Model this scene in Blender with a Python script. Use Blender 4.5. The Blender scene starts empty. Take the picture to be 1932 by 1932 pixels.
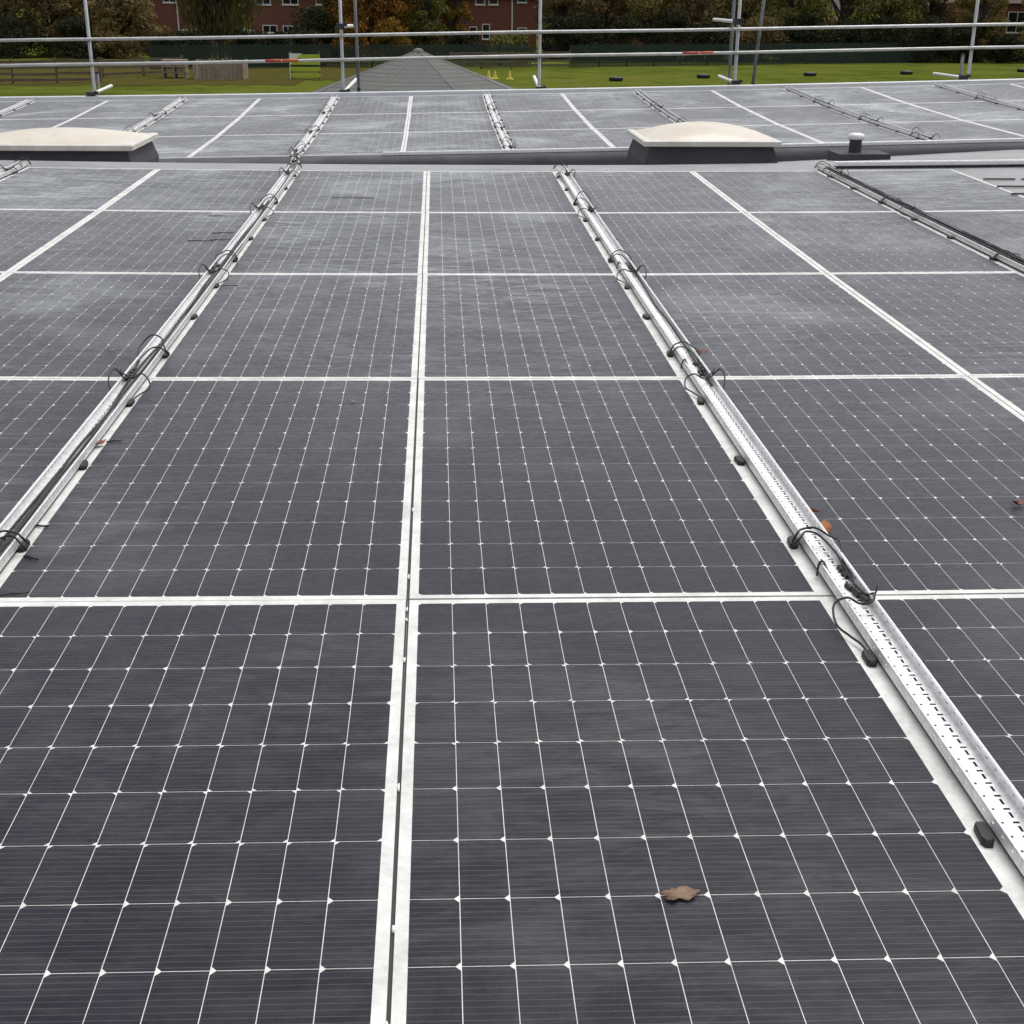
import bpy, bmesh, math, random
import numpy as np
from mathutils import Vector, Matrix, Euler

# ------------------------------------------------------------------ camera
sc = bpy.context.scene
col = sc.collection
F, PITCH, ROLL, YAW = 3054.23/2378.0, 0.3721, -0.0088, 0.0573     # F in image widths
CAM = Vector((0.089, -3.0537, 1.4281))
cp, sp, cy_, sy = math.cos(PITCH), math.sin(PITCH), math.cos(YAW), math.sin(YAW)
fwd = Vector((sy*cp, cy_*cp, -sp)); rgt = Vector((cy_, -sy, 0)); dwn = fwd.cross(rgt)
R2 = math.cos(ROLL)*rgt + math.sin(ROLL)*dwn
D2 = -math.sin(ROLL)*rgt + math.cos(ROLL)*dwn
cam = bpy.data.cameras.new('camera'); camo = bpy.data.objects.new('camera', cam); col.objects.link(camo)
m = Matrix(((R2.x, -D2.x, -fwd.x, CAM.x), (R2.y, -D2.y, -fwd.y, CAM.y), (R2.z, -D2.z, -fwd.z, CAM.z), (0, 0, 0, 1)))
camo.matrix_world = m
cam.sensor_width = 36; cam.lens = 36*F; cam.clip_start = 0.05; cam.clip_end = 3000
sc.camera = camo

# ------------------------------------------------------------------ sky, sun, exposure
SUN_EL, SUN_ROT = math.radians(68), math.radians(42)
w = bpy.data.worlds.new('World'); sc.world = w; w.use_nodes = True
nt = w.node_tree; nt.nodes.clear()
o_ = nt.nodes.new('ShaderNodeOutputWorld'); bg = nt.nodes.new('ShaderNodeBackground')
sky = nt.nodes.new('ShaderNodeTexSky'); sky.sky_type = 'NISHITA'; sky.sun_disc = False
sky.sun_elevation = SUN_EL; sky.sun_rotation = SUN_ROT; sky.dust_density = 4.0; sky.air_density = 1.0
hs = nt.nodes.new('ShaderNodeHueSaturation'); hs.inputs['Saturation'].default_value = 0.22
nt.links.new(sky.outputs[0], hs.inputs['Color']); nt.links.new(hs.outputs[0], bg.inputs[0]); nt.links.new(bg.outputs[0], o_.inputs[0])
bg.inputs[1].default_value = 0.15
sl = bpy.data.lights.new('sun', 'SUN'); sl.energy = 1.0; sl.angle = math.radians(40); sl.color = (1, .97, .93)
so = bpy.data.objects.new('sun', sl); col.objects.link(so)
sd = Vector((math.sin(SUN_ROT)*math.cos(SUN_EL), math.cos(SUN_ROT)*math.cos(SUN_EL), math.sin(SUN_EL)))
so.rotation_euler = sd.to_track_quat('Z', 'Y').to_euler(); so.location = (0, 0, 40)
sc.view_settings.view_transform = 'Standard'; sc.view_settings.look = 'None'
sc.view_settings.gamma = 1; sc.view_settings.exposure = 0.25; sc.view_settings.use_curve_mapping = False

RNG = random.Random(11)
def at(px, py, Y):
    """point at world depth Y seen at (px, py) of a 1932 px wide photograph"""
    d = fwd + R2*((px-966)/1932/F) + D2*((py-966)/1932/F)
    t = (Y-CAM.y)/d.y
    return CAM + d*t
def in_view(p, mar=0.15):
    q = p-CAM; z = q.dot(fwd)
    if z < .3: return False
    u = F*q.dot(R2)/z; v = F*q.dot(D2)/z
    return abs(u) < .5+mar and abs(v) < .5+mar

# ------------------------------------------------------------------ materials
def mat(name, base=(.5, .5, .5), rough=.6, metal=0, spec=.5):
    M = bpy.data.materials.new(name); M.use_nodes = True
    b = M.node_tree.nodes['Principled BSDF']
    b.inputs['Base Color'].default_value = (*base, 1); b.inputs['Roughness'].default_value = rough
    b.inputs['Metallic'].default_value = metal; b.inputs['Specular IOR Level'].default_value = spec
    return M
def N(M, t, **kw):
    n = M.node_tree.nodes.new(t)
    for k, v in kw.items():
        if k in n.inputs: n.inputs[k].default_value = v
        else: setattr(n, k, v)
    return n
def L(M, a, b): M.node_tree.links.new(a, b)
def bsdf(M): return M.node_tree.nodes['Principled BSDF']
def pos(M, scale=(1, 1, 1), obj=False):
    g = N(M, 'ShaderNodeTexCoord') if obj else N(M, 'ShaderNodeNewGeometry')
    mp = N(M, 'ShaderNodeMapping'); mp.inputs['Scale'].default_value = scale
    L(M, g.outputs['Object' if obj else 'Position'], mp.inputs[0]); return mp.outputs[0]
def noise(M, vec, scale, detail=4, rough=.55, dist=0):
    n = N(M, 'ShaderNodeTexNoise', Scale=scale, Detail=detail, Roughness=rough, Distortion=dist); L(M, vec, n.inputs['Vector']); return n.outputs['Fac']
def ramp(M, fac, stops):
    r = N(M, 'ShaderNodeValToRGB'); e = r.color_ramp.elements
    while len(e) < len(stops): e.new(.5)
    for i, (p, c) in enumerate(stops):
        e[i].position = p; e[i].color = (*c, 1) if len(c) == 3 else c
    L(M, fac, r.inputs[0]); return r.outputs[0]
def g3(v): return (v, v, v)
def math_(M, op, a, b=None, clamp=False):
    n = N(M, 'ShaderNodeMath', operation=op); n.use_clamp = clamp
    for i, x in enumerate((a, b)):
        if x is None: continue
        if isinstance(x, (int, float)): n.inputs[i].default_value = x
        else: L(M, x, n.inputs[i])
    return n.outputs[0]
def mix(M, fac, a, b, typ='MIX'):
    n = N(M, 'ShaderNodeMix', data_type='RGBA', blend_type=typ)
    for s, x in ((n.inputs[0], fac), (n.inputs[6], a), (n.inputs[7], b)):
        if isinstance(x, (int, float)): s.default_value = x
        elif isinstance(x, tuple): s.default_value = (*x, 1)
        else: L(M, x, s)
    return n.outputs[2]
def bump(M, h, strength, dist=.01):
    b = N(M, 'ShaderNodeBump', Strength=strength, Distance=dist); L(M, h, b.inputs['Height']); L(M, b.outputs[0], bsdf(M).inputs['Normal'])

# silicon cell under dusty, matt embossed film
def make_cell_mat():
    M = mat('silicon_cell', (.012, .012, .017), .42, 0, .2); B = bsdf(M)
    P = pos(M)
    uv = N(M, 'ShaderNodeUVMap'); sep = N(M, 'ShaderNodeSeparateXYZ'); L(M, uv.outputs[0], sep.inputs[0])
    fr = math_(M, 'FRACT', math_(M, 'MULTIPLY', sep.outputs[1], 72.0))
    bus = math_(M, 'LESS_THAN', math_(M, 'ABSOLUTE', math_(M, 'SUBTRACT', fr, .5)), .058)
    big = noise(M, P, .55, 5, .6, .6)
    mid = noise(M, P, 3.2, 6, .65, 1.2)
    fine = noise(M, P, 38, 5, .7)
    inf = N(M, 'ShaderNodeObjectInfo')
    tint = mix(M, inf.outputs['Random'], (.0060, .0062, .0120), (.0100, .0100, .0185))
    tint = mix(M, math_(M, 'MULTIPLY', bus, .6), tint, (.075, .075, .088))
    d1 = ramp(M, big, [(.38, g3(0)), (.72, g3(1))])
    d2 = ramp(M, mid, [(.42, g3(0)), (.75, g3(1))])
    d3 = ramp(M, fine, [(.40, g3(0)), (.75, g3(1))])
    mp = N(M, 'ShaderNodeMapping'); mp.inputs['Scale'].default_value = (1.0, 5.5, 1); mp.inputs['Rotation'].default_value = (0, 0, .35); L(M, N(M, 'ShaderNodeNewGeometry').outputs['Position'], mp.inputs[0])
    st = ramp(M, noise(M, mp.outputs[0], 2.6, 6, .72, 1.6), [(.46, g3(0)), (.70, g3(1))])
    wash = ramp(M, noise(M, P, .33, 3, .5, .3), [(.46, g3(0)), (.66, g3(1))])
    film = math_(M, 'MULTIPLY', st, math_(M, 'ADD', wash, .22))
    cloud = math_(M, 'MULTIPLY', ramp(M, noise(M, P, .95, 3, .45, .4), [(.53, g3(0)), (.70, g3(1))]), math_(M, 'ADD', math_(M, 'MULTIPLY', mid, .8), .25))
    film = math_(M, 'ADD', film, math_(M, 'MULTIPLY', cloud, .55))
    dust = math_(M, 'ADD', math_(M, 'ADD', math_(M, 'MULTIPLY', math_(M, 'MULTIPLY', d1, d2), .07), math_(M, 'MULTIPLY', d2, .02)), math_(M, 'MULTIPLY', d3, .02))
    dust = math_(M, 'ADD', dust, math_(M, 'MULTIPLY', film, .085), True)
    c = mix(M, dust, tint, (.30, .29, .28)); L(M, c, B.inputs['Base Color'])
    rg = math_(M, 'ADD', math_(M, 'MULTIPLY', mid, .26), .27); L(M, rg, B.inputs['Roughness'])
    B.inputs['Sheen Roughness'].default_value = .26; B.inputs['Sheen Tint'].default_value = (.975, .98, 1, 1)
    L(M, math_(M, 'ADD', math_(M, 'MULTIPLY', math_(M, 'MULTIPLY', d2, math_(M, 'ADD', d1, .35)), .9), math_(M, 'ADD', math_(M, 'MULTIPLY', film, 2.6), math_(M, 'ADD', math_(M, 'MULTIPLY', d3, .7), .36))), B.inputs['Sheen Weight'])
    h = math_(M, 'ADD', math_(M, 'MULTIPLY', fine, .6), math_(M, 'MULTIPLY', noise(M, P, 160, 2), .4))
    bump(M, h, .38, .004)
    return M
CELL = make_cell_mat()

def dirty(name, c1, c2, rough, metal=0, scale=6, bstr=.1, spec=.5, fine=60):
    M = mat(name, c1, rough, metal, spec); P = pos(M)
    n1 = noise(M, P, scale, 5, .62, .5); n2 = noise(M, P, fine, 3)
    f = math_(M, 'ADD', math_(M, 'MULTIPLY', n1, .75), math_(M, 'MULTIPLY', n2, .25))
    L(M, ramp(M, f, [(.36, c2), (.62, c1)]), bsdf(M).inputs['Base Color'])
    bump(M, n2, bstr, .004); return M
BACK = dirty('white_backsheet', (.74, .735, .71), (.52, .515, .49), .5, scale=9, bstr=.05)
MEMB = dirty('grey_roof_membrane', (.30, .305, .31), (.20, .205, .21), .55, scale=1.1, bstr=.15)
KERB = dirty('dark_upstand_membrane', (.074, .076, .082), (.052, .053, .058), .65, scale=3, bstr=.1, spec=.15)
TRIM = dirty('pale_metal_trim', (.70, .71, .72), (.58, .59, .60), .45, .3, scale=4, bstr=.03)
DOME = dirty('opal_dome', (.68, .63, .53), (.56, .49, .40), .35, scale=1.6, bstr=.02)
DFRM = dirty('dome_rim', (.70, .67, .62), (.55, .51, .46), .4, scale=4, bstr=.02)
GREYRUB = dirty('grey_rubber', (.11, .112, .115), (.08, .08, .083), .7, scale=5)
BLACK = mat('black_rubber', (.010, .010, .011), .5)
JBM = mat('black_box_plastic', (.008, .008, .009), .5)
WHITEP = dirty('white_plastic', (.80, .80, .78), (.68, .68, .66), .4, scale=9, bstr=.02)
SEAL = mat('white_sealant', (.72, .71, .69), .45)
LEAFB = dirty('dead_leaf_brown', (.26, .17, .105), (.12, .07, .045), .7, scale=40, bstr=.3)
LEAFO = dirty('dead_leaf_orange', (.36, .12, .035), (.18, .06, .02), .6, scale=40, bstr=.3)
LEAFR = dirty('dead_leaf_red', (.20, .05, .035), (.09, .03, .02), .6, scale=40, bstr=.3)
def make_galv():
    M = mat('galvanised_steel', (.78, .79, .80), .42, .4); P = pos(M)
    v = N(M, 'ShaderNodeTexVoronoi', Scale=95.0); L(M, P, v.inputs['Vector'])
    n = noise(M, P, 7, 4, .6)
    sp_ = N(M, 'ShaderNodeSeparateColor'); L(M, v.outputs['Color'], sp_.inputs[0])
    f = math_(M, 'ADD', math_(M, 'MULTIPLY', sp_.outputs[0], .45), math_(M, 'MULTIPLY', n, .55))
    L(M, ramp(M, f, [(.2, g3(.70)), (.75, g3(.90))]), bsdf(M).inputs['Base Color'])
    L(M, ramp(M, sp_.outputs[1], [(0, g3(.30)), (1, g3(.52))]), bsdf(M).inputs['Roughness'])
    return M
GALV = make_galv()
TUBE = dirty('scaffold_tube', (.50, .51, .52), (.33, .34, .35), .42, .6, scale=5, bstr=.05)
TUBED = dirty('dark_scaffold_tube', (.16, .165, .17), (.09, .095, .10), .5, .5, scale=5, bstr=.05)
TUBEW = dirty('bright_scaffold_tube', (.62, .62, .61), (.46, .46, .45), .42, .35, scale=5, bstr=.05)
COUP = dirty('coupler_steel', (.08, .08, .085), (.04, .04, .045), .5, .6, scale=20, bstr=.1)
REDT = mat('red_tape', (.42, .05, .03), .5)
ORNT = mat('orange_tape', (.55, .13, .03), .5)

# ------------------------------------------------------------------ object helpers
def tag(o, label=None, cat=None, group=None, kind=None):
    if label:
        o['label'] = label
        if not 4 <= len(label.split()) <= 16: print('LABEL', len(label.split()), label)
    if cat: o['category'] = cat
    if group: o['group'] = group
    if kind: o['kind'] = kind
    return o
def link(o, parent=None):
    col.objects.link(o)
    if parent is not None: o.parent = parent
    return o
def empty(name, loc=(0, 0, 0), rot=(0, 0, 0)):
    o = bpy.data.objects.new(name, None); o.empty_display_size = .2
    o.location = loc; o.rotation_euler = rot; return link(o)
class MB:
    def __init__(s): s.v = []; s.f = []; s.uv = []
    def quad(s, a, b, c, d): s.poly((a, b, c, d))
    def poly(s, pts):
        i = len(s.v); s.v += [tuple(p) for p in pts]; s.f.append(tuple(range(i, i+len(pts))))
    def box(s, c, d, rz=0, taper=1.0, rot=None):
        R = rot if rot is not None else Matrix.Rotation(rz, 3, 'Z')
        c = Vector(c); i = len(s.v)
        for z in (-1, 1):
            k = taper if z > 0 else 1
            for x, y in ((-1, -1), (1, -1), (1, 1), (-1, 1)):
                s.v.append(tuple(c+R @ Vector((x*d[0]/2*k, y*d[1]/2*k, z*d[2]/2))))
        for f in ((3, 2, 1, 0), (4, 5, 6, 7), (0, 1, 5, 4), (1, 2, 6, 5), (2, 3, 7, 6), (3, 0, 4, 7)): s.f.append(tuple(i+k for k in f))
    def bar(s, a, b, wd, ht=None):
        a, b = Vector(a), Vector(b); d = b-a; q = d.to_track_quat('X', 'Z').to_matrix()
        s.box((a+b)/2, (d.length, wd, ht or wd), rot=q)
    def tube(s, pts, r, n=8, cap=True):
        pts = [Vector(p) for p in pts]; rs = r if isinstance(r, (list, tuple)) else [r]*len(pts)
        up = None; i0 = len(s.v)
        for k, p in enumerate(pts):
            t = (pts[min(k+1, len(pts)-1)]-pts[max(k-1, 0)]).normalized()
            if up is None:
                up = t.orthogonal().normalized()
            up = (up-t*up.dot(t))
            up = up.normalized() if up.length > 1e-6 else t.orthogonal().normalized()
            sd_ = t.cross(up)
            for j in range(n):
                a = 2*math.pi*j/n; s.v.append(tuple(p+(up*math.cos(a)+sd_*math.sin(a))*rs[k]))
        for k in range(len(pts)-1):
            for j in range(n):
                a = i0+k*n+j; b = i0+k*n+(j+1) % n; s.f.append((a, b, b+n, a+n))
        if cap:
            s.f.append(tuple(i0+j for j in reversed(range(n)))); e = i0+(len(pts)-1)*n; s.f.append(tuple(e+j for j in range(n)))
    def lathe(s, c, prof, n=20):
        c = Vector(c); i0 = len(s.v)
        for r, z in prof:
            for j in range(n):
                a = 2*math.pi*j/n; s.v.append((c.x+r*math.cos(a), c.y+r*math.sin(a), c.z+z))
        for k in range(len(prof)-1):
            for j in range(n):
                a = i0+k*n+j; b = i0+k*n+(j+1) % n; s.f.append((a, b, b+n, a+n))
        s.f.append(tuple(i0+j for j in reversed(range(n)))); e = i0+(len(prof)-1)*n; s.f.append(tuple(e+j for j in range(n)))
    def mesh(s, name, M, smooth=False):
        me = bpy.data.meshes.new(name); me.from_pydata(s.v, [], s.f)
        if smooth: me.polygons.foreach_set('use_smooth', [True]*len(me.polygons))
        if isinstance(M, (list, tuple)):
            for q in M: me.materials.append(q)
        else: me.materials.append(M)
        me.update(); return me
    def build(s, name, M, parent=None, smooth=False):
        return link(bpy.data.objects.new(name, s.mesh(name, M, smooth)), parent)
def inst(name, me, parent=None, loc=None, rot=None):
    o = bpy.data.objects.new(name, me)
    if loc is not None: o.location = loc
    if rot is not None: o.rotation_euler = rot
    return link(o, parent)
def spline(pts, k=6):
    pts = [Vector(p) for p in pts]; q = [2*pts[0]-pts[1]]+pts+[2*pts[-1]-pts[-2]]; out = []
    for i in range(1, len(q)-2):
        p0, p1, p2, p3 = q[i-1:i+3]
        for j in range(k):
            t = j/k
            out.append(.5*((2*p1)+(p2-p0)*t+(2*p0-5*p1+4*p2-p3)*t*t+(3*p1-p0-3*p2+p3)*t**3))
    out.append(pts[-1]); return out

# ------------------------------------------------------------------ roof surfaces
HP, PY = 1.11655, 2.0736            # half bay and row pitch of the panel arrays
SKN, SKF = -.0188, -.0319           # the rows run slightly off square
def zn(x, y): return .0016*x*x + .0011*y*y
FO = Vector((-.2725, 11.1859, -.089)); FYAW = .0031
cf, sf = math.cos(FYAW), math.sin(FYAW)
def far(u, v, h=0):
    v2 = v+SKF*u
    return Vector((FO.x+cf*u-sf*v2, FO.y+sf*u+cf*v2, FO.z+.024*u+.0046*v2+.0004*u*u+.0035*v2*v2+h))
def near(X, Y, h=0):
    y = Y+SKN*X
    return Vector((X, y, zn(X, y)+h))

def sheet(name, fn, us, vs, M, kind='structure', skirt=None):
    mb = MB(); nu, nv = len(us), len(vs)
    for v in vs:
        for u in us: mb.v.append(tuple(fn(u, v)))
    for j in range(nv-1):
        for i in range(nu-1):
            a = j*nu+i; mb.f.append((a, a+1, a+nu+1, a+nu))
    o = mb.build(name, M, None, True); o['kind'] = kind; return o
def lin(a, b, n): return [a+(b-a)*i/n for i in range(n+1)]
XL, XR = -12.0, 14.0
sheet('near_roof', lambda u, v: near(u, v, -.0065), lin(XL, XR, 52), lin(-4.6, 8.72, 40), MEMB)
sheet('far_roof', lambda u, v: far(u, v, -.0065), lin(XL, XR, 52), lin(-.10, 3*PY+.16, 22), MEMB)
# falling strip between the two roofs, with the valley at the foot of the upstand
def strip(u, v):
    a = near(u, 8.72, -.0065); k = min(1, max(0, (u-2)/4)); b = far(u+.27, -.34, -.17+.11*k)
    p = a.lerp(b, v); p.z += (.02+.03*k)*math.sin(math.pi*v)*(1-v); return p
sheet('roof_valley', strip, lin(XL, XR, 52), lin(0, 1, 12), MEMB)
mb = MB(); prof = [(-.355, -.24), (-.355, -.085), (-.345, -.055), (-.325, -.028), (-.295, -.008), (-.25, .003), (-.14, .004), (-.10, -.006)]
us = lin(XL, XR, 52)
for (v, h) in prof:
    for u in us: mb.v.append(tuple(far(u+.27, v, h-(.035 if h > -.2 and u < -1.2 and v < -.2 else 0))))
n_ = len(us)
for j in range(len(prof)-1):
    for i in range(n_-1):
        a = j*n_+i; mb.f.append((a, a+1, a+n_+1, a+n_))
KERBR = dirty('grey_upstand_felt', (.105, .107, .112), (.07, .072, .077), .7, scale=3, bstr=.1, spec=.15)
k_ = mb.build('roof_upstand', KERBR, None, True); k_['kind'] = 'structure'
# pale edge trim of the far roof and the wall below it
mb = MB()
for (v0, h0) in ((3*PY+.16, -.0065), (3*PY+.165, .035), (3*PY+.30, .035), (3*PY+.305, -.16)):
    for u in us: mb.v.append(tuple(far(u, v0, h0)))
for j in range(3):
    for i in range(n_-1):
        a = j*n_+i; mb.f.append((a, a+1, a+n_+1, a+n_))
e_ = mb.build('roof_edge_trim', TRIM, None, False); e_['kind'] = 'structure'
GZ = -4.0
BRICKW = dirty('own_brick_wall', (.22, .10, .07), (.14, .07, .05), .8, scale=2, bstr=.2)
mb = MB()
for i in range(n_-1):
    a = far(us[i], 3*PY+.27, -.03); b = far(us[i+1], 3*PY+.27, -.03)
    mb.quad(b, a, (a.x, a.y, GZ-.2), (b.x, b.y, GZ-.2))
w_ = mb.build('building_wall', BRICKW); w_['kind'] = 'structure'

# ------------------------------------------------------------------ solar panels
CX, CY, MS, MY = .0855, .1685, .0262, .0245
def cell_outline(side):
    hx, hy, c = .0420, .0834, .0086
    if side > 0: return [(-hx, -hy), (hx-c, -hy), (hx, -hy+c), (hx, hy-c), (hx-c, hy), (-hx, hy)]
    return [(-hx+c, -hy), (hx, -hy), (hx, hy), (-hx+c, hy), (-hx, hy-c), (-hx, -hy+c)]
def cell_mesh(sk, flips=None, sgn=1):
    """one cell, or (with flips) all 144 cells of a panel"""
    V, Fc, UV = [], [], []
    def add(cx, cy, side):
        pts = cell_outline(side); i = len(V)
        for z in (0, .0003):
            for x, y in pts:
                V.append((cx+x, cy+y+sk*(cx+x), z)); UV.append((x, y+.0833))
        Fc.append(tuple(i+6+k for k in range(6)))
        for k in range(6): Fc.append((i+k, i+(k+1) % 6, i+6+(k+1) % 6, i+6+k))
    if flips is None: add(0, 0, sgn)
    else:
        for j in range(12):
            for i in range(12): add(sgn*(MS+(i+.5)*CX), MY+(j+.5)*CY, flips[j])
    me = bpy.data.meshes.new('cell'); me.from_pydata(V, [], Fc); me.materials.append(CELL)
    uvl = me.uv_layers.new(name='UVMap')
    for lp in me.loops: uvl.data[lp.index].uv = UV[lp.vertex_index]
    me.update(); return me
def back_mesh(sk, sgn, gap0, gap1, x0):
    """white sheet; sgn +1: seam on its left; joint gaps at its near and far end"""
    x1 = HP-.008; y0, y1 = gap0, PY-gap1
    mb = MB()
    c = [(x0, y0), (x1, y0), (x1, y1), (x0, y1)]
    if sgn < 0: c = [(-x, y) for x, y in reversed(c)]
    b = [(x, y+sk*x, -.004) for x, y in c]; t = [(x, y+sk*x, 0) for x, y in c]
    mb.poly(t); mb.poly(list(reversed(b)))
    for k in range(4): mb.poly((b[k], b[(k+1) % 4], t[(k+1) % 4], t[k]))
    return mb.mesh('backsheet', BACK)
UL = {}
GAPSHADE = mat('dark_gap_shade', (.045, .046, .05), .8)  # dark sheet added under the panels; its colour stands for shade in the gaps
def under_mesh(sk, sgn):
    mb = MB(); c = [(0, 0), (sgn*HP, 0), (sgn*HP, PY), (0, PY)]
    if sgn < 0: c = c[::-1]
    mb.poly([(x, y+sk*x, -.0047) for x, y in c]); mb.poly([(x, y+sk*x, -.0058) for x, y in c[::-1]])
    return mb.mesh('gap_shade_sheet', GAPSHADE)
def jbox_mesh():
    mb = MB(); L_, W_, H_ = .066, .024, .015
    pts = [(-.5, -.28), (-.34, -.5), (.34, -.5), (.5, -.28), (.5, .28), (.34, .5), (-.34, .5), (-.5, .28)]
    rings = [(1, 0), (1, .7), (.86, 1)]
    for s_, z in rings:
        for x, y in pts: mb.v.append((y*W_*s_, x*L_*s_, z*H_))
    for r in range(2):
        for k in range(8): mb.f.append((r*8+(k+1) % 8, r*8+k, r*8+8+k, r*8+8+(k+1) % 8))
    mb.f.append(tuple(range(23, 15, -1)))
    me = mb.mesh('junction_box', JBM); return me
JB = jbox_mesh()
CM = {(sk, s): cell_mesh(sk, None, s) for sk in (SKN, SKF) for s in (1, -1)}
BM = {}
ALL = {}
ROWN = ['front row', 'second row', 'third row', 'fourth row', 'fifth row of near array']
COLN = {-5: 'far left beyond the skylight', -4: 'left of the leftmost tray', -3: 'between leftmost tray and left seam', -2: 'between left seam and left tray',
        -1: 'between left tray and central seam', 0: 'between central seam and right tray', 1: 'between right tray and right seam',
        2: 'between right seam and rightmost tray', 3: 'right of the rightmost tray beside bare roof'}
def place_panel(c, r, fn, sk, detailed, label, group):
    """column c runs from line c to line c+1; even lines are seams, odd lines carry trays"""
    sgn = 1 if c % 2 == 0 else -1
    line = c if sgn > 0 else c+1
    X0, Y0 = line*HP, r*PY
    a = fn(X0+sgn*HP*.5, Y0+PY*.5)
    ex = (fn(X0+HP*.5*(1 if sgn > 0 else 0), Y0+PY*.5)-fn(X0-HP*.5*(0 if sgn > 0 else 1), Y0+PY*.5)).normalized()
    ey = (fn(X0+sgn*HP*.5, Y0+PY)-fn(X0+sgn*HP*.5, Y0)).normalized()
    ez = ex.cross(ey).normalized(); ey = ez.cross(Vector((1, 0, ex.z)).normalized()); ex = ey.cross(ez)
    R = Matrix((ex, ey, ez)).transposed().to_4x4()
    ctr = Vector((sgn*HP*.5, PY*.5+sk*sgn*HP*.5, 0))
    rnd = random.Random(c*97+r*13+5)
    t = empty('solar_panel'); M_ = Matrix.Translation(a) @ R @ Matrix.Rotation(rnd.uniform(-.0011, .0011), 4, 'Z') @ Matrix.Translation(-ctr)
    t.matrix_world = M_
    tag(t, label, 'solar panel', group)
    og = lambda q: (.0045 if q == 0 else .0022) if c >= 0 else (.0012 if q == 0 else .0028)
    g0, g1 = og(r), og(r+1)
    x0 = .0018 if sk == SKF else (.0040 if c in (-1, 0) and r <= 0 else .0026 if c >= -1 else .0012)
    key = (sk, sgn, g0, g1, x0)
    if key not in BM: BM[key] = back_mesh(*key)
    inst('backsheet', BM[key], t)
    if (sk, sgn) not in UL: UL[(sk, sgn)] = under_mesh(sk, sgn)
    inst('gap_shade_sheet', UL[(sk, sgn)], t)
    flips = [rnd.choice((1, -1)) for _ in range(12)]
    if detailed:
        for j in range(12):
            for i in range(12):
                x = sgn*(MS+(i+.5)*CX); y = MY+(j+.5)*CY
                o = inst('cell', CM[(sk, flips[j])], t, (x, y+sk*x, 0))
    else:
        kf = (sk, sgn, (c+r) % 3)
        if kf not in ALL: ALL[kf] = cell_mesh(sk, flips, sgn)
        o = inst('cells', ALL[kf], t); o['kind'] = 'stuff'
    for v in (.35, 1.03, 1.72):
        d = (.040 if c == 0 else .046) if sgn > 0 else (.066 if c == 1 else .048)
        x = sgn*(HP-d-.003*rnd.random())
        inst('junction_box', JB, t, (x, v+sk*x+.012*rnd.uniform(-1, 1), 0), (0, 0, rnd.uniform(-.16, .16)))
    return t
for r in range(0, 5):
    for c in range(-5, 4):
        cs = [near((c+a)*HP, (r-1+b)*PY) for a in (0, .25, .5, .75, 1) for b in (0, .2, .4, .6, .8, 1)]
        if not any(in_view(p, .35) for p in cs): continue
        seen = any(in_view(p, 0) for p in cs)
        place_panel(c, r-1, lambda X, Y: near(X, Y), SKN, r <= 3 and seen,
                    'dark solar panel, %s, %s' % (ROWN[r], COLN[c]), 'solar panels of the near array')
FROW = ['front far row', 'middle far row', 'back far row']
def fcol(c):
    names = {0: 'just right of the far central seam', -1: 'just left of the far central seam'}
    if c in names: return names[c]
    od = {1: 'second', 2: 'third', 3: 'fourth', 4: 'fifth', 5: 'sixth', 6: 'seventh', 7: 'eighth', 8: 'ninth'}
    return ('%s panel right of the far central seam' % od[c]) if c > 0 else ('%s panel left of the far central seam' % od[-c-1])
for r in range(3):
    for c in range(-7, 9):
        cs = [far((c+a)*HP, (r+b)*PY) for a in (0, .5, 1) for b in (0, .5, 1)]
        if not any(in_view(p, .04) for p in cs): continue
        place_panel(c, r, lambda X, Y: far(X, Y), SKF, False, 'dusty solar panel, %s, %s' % (FROW[r], fcol(c)), 'solar panels of the far array')

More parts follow.
